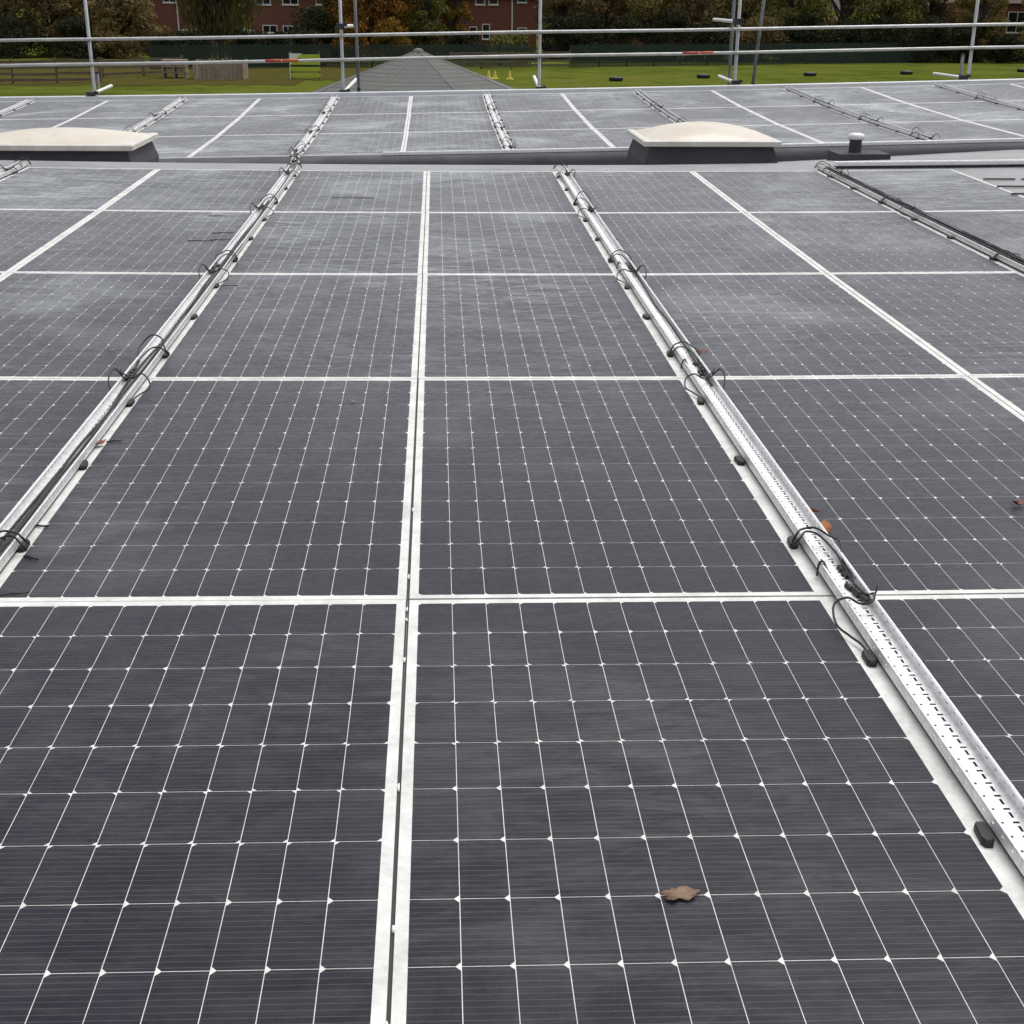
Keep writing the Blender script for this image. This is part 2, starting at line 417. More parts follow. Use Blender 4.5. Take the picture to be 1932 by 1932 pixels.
# ------------------------------------------------------------------ cable trays
def tray(fn, x, y0, y1, label, group='perforated cable trays', along='y', lift=.010, ends=None):
    W2, H, P = .0375, .026, .044
    t = empty('cable_tray', fn(x, y0)); base = Vector(fn(x, y0))
    def pt(u, v, h): return (fn(x+u, v) if along == 'y' else fn(v, x+u))+Vector((0, 0, h+lift))-base
    xs = [-W2, -.0215, -.018, -.0125, -.0085, .0085, .0125, .018, .0215, W2]
    mb = MB(); n = int((y1-y0)/P); ys = [0, .008, .026, .034, .040]
    for k in range(n):
        yy = [y0+k*P+q for q in ys]+[y0+(k+1)*P]
        for j in range(5):
            for i in range(9):
                if j == 1 and i in (2, 6): continue
                if j == 3 and i in (1, 2, 3, 5, 6, 7): continue
                mb.quad(pt(xs[i], yy[j], 0), pt(xs[i+1], yy[j], 0), pt(xs[i+1], yy[j+1], 0), pt(xs[i], yy[j+1], 0))
    mb.build('tray_base', GALV, t)
    mb = MB(); vs = lin(y0, y0+n*P, max(1, n//8))
    for q in range(len(vs)-1):
        for a_, b_, h_, g_ in ((-.035, .035, -lift*.35, -lift*.35), (-.035, -.035, -lift+.001, -lift*.35), (.035, .035, -lift*.35, -lift+.001)):
            mb.quad(pt(a_, vs[q], h_), pt(b_, vs[q], g_), pt(b_, vs[q+1], g_), pt(a_, vs[q+1], h_))
    mb.build('slot_shade_strip', BLACK, t)  # black strip added under the tray, paints the shade seen through the slots
    ye = y0+n*P
    for s in (-1, 1):
        mb = MB(); u = s*W2; hs_ = [0, .011, .0145, H]
        for k in range(n):
            yy = [y0+k*P, y0+k*P+.014, y0+k*P+.024, y0+(k+1)*P]
            for j in range(3):
                for i in range(3):
                    if i == 1 and j == 1: continue
                    for e in (0, s*.0012):
                        mb.quad(pt(u+e, yy[j], hs_[i]), pt(u+e, yy[j+1], hs_[i]), pt(u+e, yy[j+1], hs_[i+1]), pt(u+e, yy[j], hs_[i+1]))
        # rolled lip
        m_ = max(2, n//6); vs = lin(y0, ye, m_)
        for q in range(m_):
            lp = [(u-s*.0055, H-.004), (u-s*.0055, H), (u-s*.003, H+.0022), (u+s*.0012, H+.0016), (u+s*.0016, H-.001)]
            for a, b in zip(lp, lp[1:]):
                mb.quad(pt(a[0], vs[q], a[1]), pt(a[0], vs[q+1], a[1]), pt(b[0], vs[q+1], b[1]), pt(b[0], vs[q], b[1]))
        mb.build('side_wall', GALV, t)
    return tag(t, label, 'cable tray', group)
TR = {-3: ('leftmost tray', 0), -1: ('left tray', .004), 1: ('right tray', .014), 3: ('rightmost tray', .006)}
fnn = lambda X, Y: near(X, Y)
fff = lambda X, Y: far(X, Y)
tray(fnn, -3*HP, 2.2, 8.32, 'galvanised perforated cable tray cut off at the left edge, near array')
tray(fnn, -HP+.004, -1.0, 8.36, 'long galvanised perforated cable tray holding cables, left of the central seam')
tray(fnn, HP+.014, -PY, 8.25, 'long galvanised perforated cable tray crossing the right half, widest in view')
tray(fnn, 3*HP+.006, 0, 8.36, 'galvanised cable tray lined with black cables at the right edge of the near array')
FT = {-5: 'first', -3: 'second', -1: 'third', 1: 'fourth', 3: 'fifth', 5: 'sixth', 7: 'seventh'}
for k in FT:
    tray(fff, k*HP, .05, 3*PY-.02, 'narrow galvanised cable tray on the far array, %s from the left' % FT[k])
# cross trays
tray(lambda a, b: far(a, b), -.20, -.2, 11.6, 'perforated tray lying along the top of the dark upstand', along='x', lift=.008)
tray(lambda a, b: near(a, b), 8.46, 3.5, 8.5, 'short perforated tray along the top edge of the near array at right', along='x', lift=.02)
# bridge of the left tray across the valley
A = near(-HP+.004, 8.36); Bq = far(-HP, .03)
tray(lambda X, Y: A.lerp(Bq, Y/3.0)+Vector((X, 0, -.02*math.sin(math.pi*Y/3))), 0, 0.0, 2.98, 'tray section bridging the roof valley between the left tray and the far array', lift=.012)

# ------------------------------------------------------------------ cables on the trays
def cable(fn, xc, yc, pts, label, r=.0031, group='black cables along the trays', k=6):
    o0 = Vector(fn(xc, yc)); P_ = [fn(xc+u, yc+v)+Vector((0, 0, h))-o0 for u, v, h in pts]
    mb = MB(); mb.tube(spline(P_, k), r, 7)
    o = mb.build('cable', BLACK, None, True); o.location = o0
    return tag(o, label, 'cable', group)
def connector(fn, xc, yc, u, v, h, ln, label, tilt=0):
    o0 = Vector(fn(xc+u, yc+v))+Vector((0, 0, h)); t = empty('cable_connector', o0, (0, 0, tilt))
    mb = MB(); mb.tube([(0, -ln/2, 0), (0, -ln*.1, 0)], .0068, 10); mb.build('plug', JBM, t, False)
    mb = MB(); mb.tube([(0, -ln*.1, 0), (0, .02*ln, 0), (0, .04*ln, 0), (0, ln*.38, 0), (0, ln*.5, 0)], [.005, .005, .0078, .0078, .0045], 10); mb.build('socket', JBM, t, False)
    return tag(t, label, 'connector', 'cable connectors in the trays')
ORD = ['first', 'second', 'third', 'fourth', 'fifth', 'sixth', 'seventh']
def joint(fn, xc, yc, where, rnd, big=1.0, mirror=1):
    w_ = lambda a, s=.012: a+rnd.uniform(-s, s)
    s = mirror; hi = rnd.uniform(.06, .105)*big
    cable(fn, xc, yc, [(-s*.062, w_(.33), .016), (-s*.052, w_(.31), .045), (-s*.036, .33, hi*.8), (-s*.004, w_(.31), hi), (s*.030, w_(.28), hi*.75), (s*.044, w_(.23), .05), (s*.034, w_(.17), .026), (s*.026, .06, .02)],
          'black cable arching high, %s' % where)
    cable(fn, xc, yc, [(-s*.066, .30, .015), (-s*.050, w_(.29), .040), (-s*.030, w_(.30), .052), (s*.004, w_(.29), .046), (s*.027, w_(.22), .030), (s*.027, w_(.12), .022), (s*.024, .0, .018), (s*.022, -.05, .018)],
          'black cable lying low across, %s' % where)
    cable(fn, xc, yc, [(s*.025, .02, .02), (s*.030, -.05, .024), (s*.036, w_(-.10), .046), (s*.020, w_(-.125), .046), (-s*.010, w_(-.135), .038), (-s*.040, w_(-.12), .050), (-s*.075, w_(-.14), .036), (-s*.088, w_(-.20), .018), (-s*.070, w_(-.25), .012), (-s*.056, -.30, .012), (-s*.052, -.345, .011)],
          'black cable looping out to box, %s' % where)
    if rnd.random() < .75:
        cable(fn, xc, yc, [(-s*.052, .10, .010), (-s*.043, .12, .034), (-s*.034, .115, .044), (-s*.030, .07, .028), (-s*.026, .0, .016)], 'short hooked black cable, %s' % where)
    if rnd.random() < .6:
        cable(fn, xc, yc, [(s*.018, -.06, .018), (s*.03, -.11, .035), (s*.055, w_(-.14), .075*big), (s*.066, w_(-.20), .055*big), (s*.050, -.25, .008)], 'thin black cable hoop, %s' % where)
    for q, (u, v) in enumerate([(.022, .13), (.026, .05), (.012, .0), (.020, -.03)]):
        if rnd.random() < .8:
            connector(fn, xc, yc, s*u, v+rnd.uniform(-.02, .02), .014+.006*(q % 2), .075, 'black connector, %s of its cluster, %s' % (ORD[q], where), rnd.uniform(-.25, .25))
    mb = MB(); c = [(s*.036, -.085, .026), (s*.043, -.088, .050), (s*.047, -.080, .062)]
    o0 = Vector(fn(xc, yc)); mb.tube([fn(xc+u, yc+v)+Vector((0, 0, h))-o0 for u, v, h in c], [.003, .0025, .0012], 5)
    o = mb.build('cable_tie', BLACK); o.location = o0; tag(o, 'black cable tie tail, %s' % where, 'cable tie', 'cable ties on the trays')
rnd = random.Random(4)
for k, nm, js, mir in ((-3, 'leftmost tray', [4], -1), (-1, 'left tray', [0, 1, 2, 3, 4], -1), (1, 'right tray', [0, 1, 2, 3, 4], 1), (3, 'rightmost tray', [2, 3, 4], 1)):
    for j in js:
        joint(fnn, k*HP+TR[k][1], j*PY-(.28 if j == 4 else 0), ('%s joint, %s' % (ORD[j], nm)) if j < 4 else 'top end, %s' % nm, rnd, 1.0, mir)
for k in FT:
    for j in (0, 1, 2):
        joint(fff, k*HP, j*PY+(.22 if j == 0 else 0), '%s row joint, %s far tray' % (ORD[j], FT[k]), rnd, 1.0, -1 if k < 1 else 1)
def run(fn, xc, y0, y1, u, label, r=.004, h=.010, wob=.006, ux=0):
    n = max(4, int((y1-y0)/.35)); rr = random.Random(int(u*1e4)+7)
    pts = [(u+rr.uniform(-wob, wob), (y1-y0)*i/n, h+rr.uniform(0, .004)) for i in range(n+1)]
    return cable(fn, xc, y0, pts, label, r, k=4)
run(fnn, -HP+.004, -1.0, 8.3, .010, 'black cable running the length of the left tray along its right wall', .0050, .022)
run(fnn, -HP+.004, -1.0, 6.6, -.002, 'black cable beside the longest cable in the left tray', .0045, .018, .010)
run(fnn, -HP+.004, -.6, .95, -.014, 'short black cable in the middle of the left tray', .0042, .015, .008)
run(fnn, -HP+.004, 2.0, 6.2, .030, 'black cable draped along the right lip of the left tray', .0042, .030, .010)
run(fnn, HP+.014, 1.9, 4.4, .026, 'black cable along the right wall of the right tray beyond the second joint', .0035, .014, .005)
for u, nm, r_ in ((-.031, 'against the left wall', .0065), (-.022, 'second from the left wall', .0069), (.034, 'against the right wall', .0065), (.021, 'second from the right wall', .0069)):
    run(fnn, 3*HP+.006, .2, 8.3, u, 'black cable in the rightmost tray, %s' % nm, r_,   .030 if r_ < .0068 else .018, .003)
run(fnn, 3*HP+.006, .2, 8.3, .040, 'black cable lying on the right lip of the rightmost tray', .0055, .036, .003)
for k in (-3, 3, 5, 7):
    run(fff, k*HP, .3, 6.1, .020, 'black cable along the %s tray of the far array' % FT[k], .0045, .018, .006)
# tangle where the left tray crosses the valley
for q in range(4):
    rr = random.Random(50+q)
    fnb = lambda X, Y: A.lerp(Bq, Y/3.0)+Vector((X, 0, 0))
    cable(fnb, 0, .1, [(rr.uniform(-.03, .03)+(.02 if i % 2 else -.02), .45*i+rr.uniform(-.1, .1), .03+rr.uniform(0, .05)) for i in range(6)],
          'tangled black cable over the valley bridge, %s strand' % ORD[q], .006)

# ------------------------------------------------------------------ sealant dabs in the central seam, leaves, scraps
rs = random.Random(8)
for Y in (-1.62, -1.50, -1.28, -.86, -.33, -.12, -.06, .14, .63):
    mb = MB(); n = 8; ln, wd = rs.uniform(.006, .018), rs.uniform(.003, .0045); i0 = 0
    ph = [rs.uniform(.7, 1.25) for _ in range(n)]
    for z, s_ in ((-.003, 1), (.0012, .9), (.0025, .5)):
        for j in range(n):
            a = 2*math.pi*j/n; mb.v.append((wd*s_*ph[j]*math.cos(a), ln*s_*ph[j]*math.sin(a), z))
    for r in range(2):
        for j in range(n): mb.f.append((r*n+j, r*n+(j+1) % n, r*n+n+(j+1) % n, r*n+n+j))
    mb.f.append(tuple(range(2*n, 3*n)))
    o = mb.build('sealant_dab', SEAL, None, True); o.location = near(rs.uniform(-.003, .003), Y); tag(o, 'small white sealant dab in the dark gap of the central seam', 'sealant', 'sealant dabs in the central seam')
def ray_near(px, py, h=0):
    d = fwd + R2*((px-966)/1932/F) + D2*((py-966)/1932/F)
    p = CAM.copy(); t = 3.0
    for _ in range(20):
        p = CAM+d*t; t += (p.z-zn(p.x, p.y)-h)/(-d.z)*.98
    return CAM+d*t
def leaf(px, py, size, M, label, rz, curl=.25, h=.004, lobed=True, tilt=0):
    p = ray_near(px, py); mb = MB(); n = 26; rr = random.Random(int(px))
    ctr = len(mb.v); mb.v.append((0, 0, 0))
    ring = []
    for j in range(n):
        a = 2*math.pi*j/n; rad = 1+(.12*math.cos(5*a)+.10*math.cos(9*a+1)+.13*rr.uniform(-1, 1) if lobed else .08*rr.uniform(-1, 1))
        x, y = size*.68*rad*math.cos(a), size*.36*rad*math.sin(a)
        ring.append((x, y, curl*(x*x+.6*x*y+1.5*y*y)/size+.12*size*abs(math.sin(2*a))*rr.random()))
    for z in (0, .0008):
        for q in ring: mb.v.append((q[0], q[1], q[2]+z))
    mb.v.append((0, 0, .0008)); top = len(mb.v)-1
    for j in range(n):
        k2 = (j+1) % n
        mb.f.append((ctr, 1+k2, 1+j)); mb.f.append((top, 1+n+j, 1+n+k2)); mb.f.append((1+j, 1+k2, 1+n+k2, 1+n+j))
    t = empty('leaf', p+Vector((0, 0, h)), (tilt, 0, rz))
    mb.build('blade', M, t, True)
    st = MB(); st.tube(spline([(-size*.5, 0, .002), (-size*.75, .002, .006), (-size*.95, size*.12, .010)], 3), .0008, 5); st.build('stalk', M, t)
    tag(t, label, 'leaf', 'dead leaves on the array')
leaf(1285, 1691, .046, LEAFB, 'flat brown dead leaf lying alone on the front right panel', .25, .03)
leaf(1553, 1004, .054, LEAFO, 'larger orange leaf standing beside the right tray', 1.1, .3, .012, False, .6)
leaf(1528, 973, .042, LEAFO, 'small orange brown leaf on the right lip of the right tray', 2.2, .4, .016, False, .7)
leaf(1322, 676, .045, LEAFR, 'crumpled dark red leaf beside the right tray near the second joint', .4, .6, .02)
leaf(188, 842, .035, LEAFR, 'reddish leaf scrap on the white margin of the left tray', .9, .5, .006)
leaf(1922, 955, .035, LEAFR, 'thin red leaf on the panel at the right edge', .1, .9, .003)
leaf(210, 663, .03, LEAFB, 'small brown leaf on the panel left of the left tray', .5, .4, .004)
leaf(665, 760, .022, LEAFB, 'tiny dark leaf scrap on the second row panel left of the central seam', .0, .3, .003)
def scrap(px, py, ln, label, rz, r=.003):
    p = ray_near(px, py); mb = MB()
    mb.tube(spline([(-ln/2, 0, r), (-ln*.15, ln*.08, r), (ln*.15, -ln*.05, r+.002), (ln/2, ln*.05, r)], 4), r, 6)
    o = mb.build('cable_offcut', BLACK, None, True); o.location = p; o.rotation_euler = (0, 0, rz); tag(o, label, 'offcut', 'black cable offcuts lying on the panels')
scrap(58, 1054, .05, 'short black offcut on the panel below the left tray box', -.5)
scrap(28, 1122, .07, 'dark wispy offcut by the front joint at the left edge', .2, .002)
scrap(215, 833, .05, 'thin black offcut beside the reddish leaf scrap', .2, .002)
scrap(72, 994, .06, 'thin black offcut on the margin of the left tray', -.2, .003)
for i, (px, py, ln) in enumerate([(378, 455, .16), (418, 453, .14), (420, 440, .13), (410, 408, .11), (432, 540, .09), (650, 373, .18), (690, 374, .12)]):
    scrap(px, py, ln, 'thin dark offcut near the upper left tray, %s of the loose ones' % ORD[i], .05*(i % 3), .0022)
for i, (px, py) in enumerate([(1885, 339), (1912, 353), (1940, 367)]):
    p = ray_near(px, py); mb = MB(); mb.box((0, 0, .006), (.26, .02, .012)); mb.box((.25, 0, .005), (.13, .018, .010))
    o = mb.build('rubber_strip', GREYRUB); o.location = p; tag(o, 'dark flat rubber strip on the bare roof at right, %s from the near array' % ORD[2-i], 'strip', 'rubber strips on the bare roof')

# ------------------------------------------------------------------ skylights and vent
def skylight(cx, y, wd, dp, label, dz=0):
    z0 = near(cx, y).z-.055+dz
    t = empty('skylight', (cx, y+dp/2, z0))
    hk, hr, hd = .155, .055, .118+dz*.45
    mb = MB()
    a, b = (wd/2+.0, dp/2-.0), (wd/2-.05, dp/2-.05)
    for (x_, y_), z in ((a, -.25), (a, 0), (b, hk)):
        for sx, sy_ in ((-1, -1), (1, -1), (1, 1), (-1, 1)): mb.v.append((sx*x_, sy_*y_, z))
    for r in range(2):
        for j in range(4): mb.f.append((r*4+j, r*4+(j+1) % 4, r*4+4+(j+1) % 4, r*4+4+j))
    mb.f.append((8, 9, 10, 11)); mb.build('upstand', KERB, t)
    mb = MB(); ring = [(wd/2+.0, -.004), (wd/2+.012, .01), (wd/2+.012, .045), (wd/2+.0, .052)]
    mb = MB(); n = 4
    for o_, z in ((-.055, hk), (0.0, hk), (.012, hk+.006), (.012, hk+.045), (.002, hk+.053), (-.05, hk+.056)):
        for sx, sy_ in ((-1, -1), (1, -1), (1, 1), (-1, 1)): mb.v.append((sx*(wd/2+o_), sy_*(dp/2+o_), z))
    for r in range(5):
        for j in range(4): mb.f.append((r*4+j, r*4+(j+1) % 4, r*4+4+(j+1) % 4, r*4+4+j))
    mb.build('rim', DFRM, t)
    mb = MB(); nx = 22; top = hk+.050
    for j in range(nx+1):
        for i in range(nx+1):
            u, v = 2*i/nx-1, 2*j/nx-1
            s_ = (1-u*u)*(1-v*v); hgt = hd*s_**.8
            mb.v.append((u*(wd/2-.035), v*(dp/2-.035), top+.002+hgt))
    for j in range(nx):
        for i in range(nx):
            q = j*(nx+1)+i; mb.f.append((q, q+1, q+nx+2, q+nx+1))
    mb.build('dome', DOME, t, True)
    return tag(t, label, 'skylight', 'domed skylights in the roof valley')
def xof(px, y, py=300): return at(px, py, y).x
SKY_Y = 9.05
xl, xr = xof(1216, SKY_Y), xof(1470, SKY_Y)
skylight((xl+xr)/2, SKY_Y, xr-xl, 1.1, 'cream domed skylight on a dark upstand, right of the central seam')
xr2 = xof(243, SKY_Y)
skylight(xr2-.72, SKY_Y, 1.5, 1.15, 'cream domed skylight cut off by the left edge of the photo', -.06)
vy = 9.25; vp = at(1630, 307, vy); vz = near(vp.x, vy).z-.08
t = empty('roof_vent', (vp.x, vy+.18, vz))
mb = MB(); mb.box((0, 0, -.02), (.50, .38, .20), taper=.97); mb.build('plinth', KERB, t)
mb = MB(); mb.lathe((-.04, 0, .08), [(.058, 0), (.056, .115)], 20); mb.build('pipe', KERB, t, False)
mb = MB(); mb.lathe((-.04, 0, .195), [(.060, 0), (.076, .004), (.078, .03), (.070, .046), (.04, .056), (.005, .058)], 20); mb.build('cap', WHITEP, t, True)
tag(t, 'small dark roof vent with a white cap on a low block, right of the skylight', 'roof vent')

# ------------------------------------------------------------------ scaffold guard rail
SCY = far(0, 3*PY).y+.55
def vert(px, py_b, Y, ztop, zbot=GZ, dx=0):
    p = at(px, py_b, Y); return Vector((p.x, Y, zbot)), Vector((p.x+dx, Y, ztop))
def coupler(c, parent, s=.07):
    mb = MB(); mb.box(c, (s, s*1.1, s*.8)); mb.tube([Vector(c)+Vector((s*.3, -s*.75, -.01)), Vector(c)+Vector((s*.3, -s*.2, -.01))], .012, 6); mb.build('coupler', COUP, parent)
def post(px, py, label, dx=0, r=.0245, M=TUBE, ztop=2.6, Y=None):
    Y = Y or SCY; a, b = vert(px, py, Y, ztop, GZ, dx)
    t = empty('scaffold_post', a); mb = MB(); mb.tube([(0, 0, 0), b-a], r, 12); mb.build('tube', M, t, True)
    mb = MB(); mb.box((0, 0, .004), (.15, .15, .008)); mb.build('base_plate', COUP, t)
    return tag(t, label, 'scaffold pole', 'upright scaffold poles'), a, b
PO = [(179, 180, 'first upright scaffold pole from the left', 0), (648, 175, 'second upright scaffold pole from the left, right of the wooden planter', 0), (1017, 170, 'middle upright scaffold pole right of the yellow cones', 0),
      (1386, 158, 'upright scaffold pole left of the sloping brace', 0), (1826, 150, 'rightmost upright scaffold pole', 0)]
upx = []
upl = [at(0, 77, SCY-.05), at(1932, 46, SCY-.05)]; lol = [at(0, 124.5, SCY-.05), at(1932, 89, SCY-.05)]
def zrail(lst, x): return lst[0].z+(lst[1].z-lst[0].z)*(x-lst[0].x)/(lst[1].x-lst[0].x)
for px, py, lb, dx in PO:
    t, a, b = post(px, py, lb, dx); upx.append(a.x)
    for lst in (upl, lol): coupler((0, -.025, zrail(lst, a.x)-GZ), t, .055)
post(1375, 158, 'grey scaffold pole standing close behind the pole left of the brace', .0, .0245, TUBED, 2.6, SCY+.35)
def stub(px, py, pt, label):
    p = at(px, py, SCY+.3); q = at(px, pt, SCY+.3); t = empty('scaffold_post', (p.x, p.y, GZ)); mb = MB(); mb.tube([(0, 0, 0), (0, 0, q.z-GZ)], .0245, 12); mb.build('tube', TUBED, t, True)
    mb = MB(); mb.tube([(0, 0, q.z-GZ), (0, 0, q.z-GZ+.02)], .027, 12); mb.build('end_cap', COUP, t); tag(t, label, 'scaffold pole', 'short scaffold poles')
stub(187, 175, 138, 'short dark scaffold pole beside the leftmost upright')
stub(1811, 150, 104, 'short dark scaffold pole beside the rightmost upright')
def brace(p0, p1, label, M=TUBED, r=.0245):
    t = empty('scaffold_brace', p0); mb = MB(); mb.tube([(0, 0, 0), p1-p0], r, 12); mb.build('tube', M, t, True)
    coupler((p1-p0)*.5, t, .05); tag(t, label, 'scaffold brace', 'sloping scaffold tubes')
def ext(a, b, k): return a+(b-a)*k
brace(ext(at(1446, -30, SCY+.10), at(1420, 163, SCY+.12), 2.2), at(1452, -80, SCY+.1), 'dark sloping scaffold brace right of the paired poles')
brace(ext(at(668, -30, SCY+.10), at(677, 172, SCY+.12), 2.2), at(666, -80, SCY+.1), 'dark sloping scaffold tube just right of the second pole')
def rail(lst, label, mk):
    a = lst[0]+(lst[0]-lst[1])*.12; b = lst[1]+(lst[1]-lst[0])*.12
    t = empty('guard_rail', a); mb = MB(); n = 8
    mb.tube([(b-a)*(i/n)+Vector((0, 0, .006*math.sin(i*2.1))) for i in range(n+1)], .0242, 12); mb.build('tube', TUBEW, t, True)
    for pa, pb, M in mk:
        A_, B_ = at(pa, 100, lst[0].y), at(pb, 100, lst[0].y)
        for q in (A_, B_): q.z = zrail(lst, q.x)
        mb = MB(); mb.tube([A_-a, B_-a], .0262, 12); mb.build('marker_band', M, t, True)
    tag(t, label, 'guard rail', 'scaffold guard rails')
rail(upl, 'upper pale scaffold guard rail across the top of the photo', [])
rail(lol, 'lower pale scaffold guard rail with red and orange bands', [(500, 530, REDT), (532, 562, ORNT), (1287, 1318, REDT), (1320, 1345, ORNT)])
TUBEB = dirty('zinc_scaffold_tube', (.82, .82, .80), (.68, .68, .66), .42, .2, scale=5, bstr=.05)
def transom(pa, ya, pb, yb, dY, label):
    a, b = at(pa, ya-2, SCY-.16), at(pb, yb, SCY-dY)
    t = empty('scaffold_transom', a); d = b-a; mb = MB(); mb.tube([-d*.04, d], .0265, 12); mb.build('tube', TUBEB, t, True)
    mb = MB(); mb.box((0, 0, 0), (.12, .10, .085)); mb.tube([(.03, -.08, .02), (.03, 0, .02)], .014, 6); mb.box((.075, .01, .03), (.05, .05, .05)); mb.build('coupler', COUP, t)
    tag(t, label, 'scaffold tube', 'short scaffold tubes at the pole feet')
transom(172, 181, 210, 162, -.7, 'short bright scaffold tube at the foot of the leftmost pole')
transom(648, 177, 672, 150, -.7, 'short bright scaffold tube at the foot of the second pole')
transom(1018, 171, 1008, 145, -.7, 'short bright scaffold tube at the foot of the middle pole')
transom(1388, 159, 1357, 144, -.7, 'short bright scaffold tube at the foot of the fourth pole')
transom(1818, 149, 1762, 139, -.5, 'short bright scaffold tube at the foot of the rightmost pole')
transom(1391, 43, 1347, 37, -.5, 'short bright scaffold tube level with the top rail at the fourth pole')
transom(642, 52, 664, 49, -.5, 'short bright scaffold tube level with the top rail at the second pole')

# ------------------------------------------------------------------ ground
def make_grass():
    M = mat('grass', (.05, .07, .02), .9, 0, .2); P = pos(M)
    a = noise(M, P, .11, 6, .68, 1.2); b = noise(M, P, .6, 5, .7); c = noise(M, P, 9, 3)
    f = math_(M, 'ADD', math_(M, 'MULTIPLY', a, .6), math_(M, 'MULTIPLY', b, .4))
    cc = ramp(M, f, [(.34, (.048, .066, .012)), (.45, (.085, .108, .016)), (.55, (.125, .145, .022)), (.66, (.15, .125, .045))])
    L(M, mix(M, math_(M, 'MULTIPLY', c, .45), cc, (.03, .035, .012)), bsdf(M).inputs['Base Color']); bump(M, c, .4, .05); return M
GRASS = make_grass(); bsdf(GRASS).inputs['Specular IOR Level'].default_value = 0
mb = MB(); ng = 40
gx = lin(-700, 700, ng)
for Y in gx:
    for X in gx: mb.v.append((X, Y+300, GZ+.0))
for j in range(ng):
    for i in range(ng):
        q = j*(ng+1)+i; mb.f.append((q, q+1, q+ng+2, q+ng+1))
g = mb.build('ground', GRASS); g['kind'] = 'structure'
LITTER = dirty('leaf_litter', (.085, .070, .022), (.055, .058, .014), .95, scale=.7, bstr=.3, spec=0, fine=6)
def gpt(px, py):
    d = fwd + R2*((px-966)/1932/F) + D2*((py-966)/1932/F); t = (GZ-CAM.z)/d.z; return CAM+d*t

mb = MB(); rl = random.Random(3)
up = [gpt(px, 118+rl.uniform(-1, 1)) for px in lin(-120, 700, 40)]; lo = [gpt(px, (161 if px < 560 else 152)+rl.uniform(-1.6, 1.6)) for px in lin(-120, 700, 40)]
for i in range(40):
    q = [lo[i], lo[i+1], up[i+1], up[i]]; mb.poly([(p.x, p.y, GZ+.02) for p in q])
g = mb.build('leaf_litter', LITTER); g['kind'] = 'structure'
# ------------------------------------------------------------------ pavilion with a faceted tiled roof
def make_tile(name, c1, c2, sc_):
    M = mat(name, c1, .8, 0, .3); P = pos(M)
    br = N(M, 'ShaderNodeTexBrick', Scale=1.0); br.inputs['Brick Width'].default_value = .35; br.inputs['Row Height'].default_value = .14; br.inputs['Mortar Size'].default_value = .006
    sx = N(M, 'ShaderNodeSeparateXYZ'); L(M, P, sx.inputs[0]); cm = N(M, 'ShaderNodeCombineXYZ'); L(M, sx.outputs[0], cm.inputs[0]); L(M, math_(M, 'MULTIPLY', sx.outputs[2], 2.4), cm.inputs[1]); L(M, cm.outputs[0], br.inputs['Vector'])
    br.inputs['Color1'].default_value = (*c1, 1); br.inputs['Color2'].default_value = (*[x*1.12 for x in c1], 1); br.inputs['Mortar'].default_value = (*[x*.9 for x in c1], 1)
    n = noise(M, P, sc_, 5, .65, 1); lich = ramp(M, n, [(.56, g3(0)), (.68, g3(1))])
    L(M, mix(M, math_(M, 'MULTIPLY', lich, .6), br.outputs[0], c2), bsdf(M).inputs['Base Color']); return M
TILE = make_tile('grey_roof_tiles', (.112, .115, .110), (.17, .155, .07), .8)
TILEH = dirty('hip_tiles', (.17, .17, .16), (.13, .13, .125), .8, scale=3)
PWALL = dirty('pavilion_wall', (.30, .22, .16), (.2, .15, .11), .8, scale=2)
apY = 36.0
ap = at(789, 95, apY); ez_ = ap.z-1.5
t = empty('pavilion', (ap.x, apY, GZ)); nf = 8; Rr = 4.15
corn = [Vector((Rr*math.cos(2*math.pi*(j+.5)/nf-math.pi/2), Rr*math.sin(2*math.pi*(j+.5)/nf-math.pi/2), ez_-GZ)) for j in range(nf)]
topv = Vector((0, 0, ap.z-GZ))
for j in range(nf):
    a, b = corn[j], corn[(j+1) % nf]; mb = MB(); n = 16
    nrm = (b-a).cross(topv-a).normalized()
    for k in range(n):      # overlapping courses
        f0, f1 = k/n, min(1, (k+1.02)/n)
        p = [a.lerp(topv, f0)+nrm*.009, b.lerp(topv, f0)+nrm*.009, b.lerp(topv, f1)+nrm*.004, a.lerp(topv, f1)+nrm*.004]
        mb.poly(p); mb.poly([a.lerp(topv, f0), b.lerp(topv, f0), p[1], p[0]])
    mb.build('roof_face', TILE, t)
    mb = MB(); mb.tube([a+Vector((0, 0, .005)), topv+Vector((0, 0, .005))], .02, 8); mb.build('hip_ridge', TILEH, t)
mb = MB(); mb.lathe((0, 0, ap.z-GZ-.03), [(.16, 0), (.12, .06), (.04, .09)], 10); mb.build('roof_cap', TILEH, t)
mb = MB(); wc = [c*.9 for c in corn]
for j in range(nf):
    a, b = wc[j], wc[(j+1) % nf]; mb.quad((a.x, a.y, 0), (b.x, b.y, 0), (b.x, b.y, ez_-GZ+.05), (a.x, a.y, ez_-GZ+.05))
mb.build('wall', PWALL, t)
mb = MB(); mb.poly(list(reversed(corn))); mb.build('soffit', TILEH, t)
tag(t, 'low pavilion with a grey faceted tiled roof rising to a point beyond the scaffold', 'pavilion')

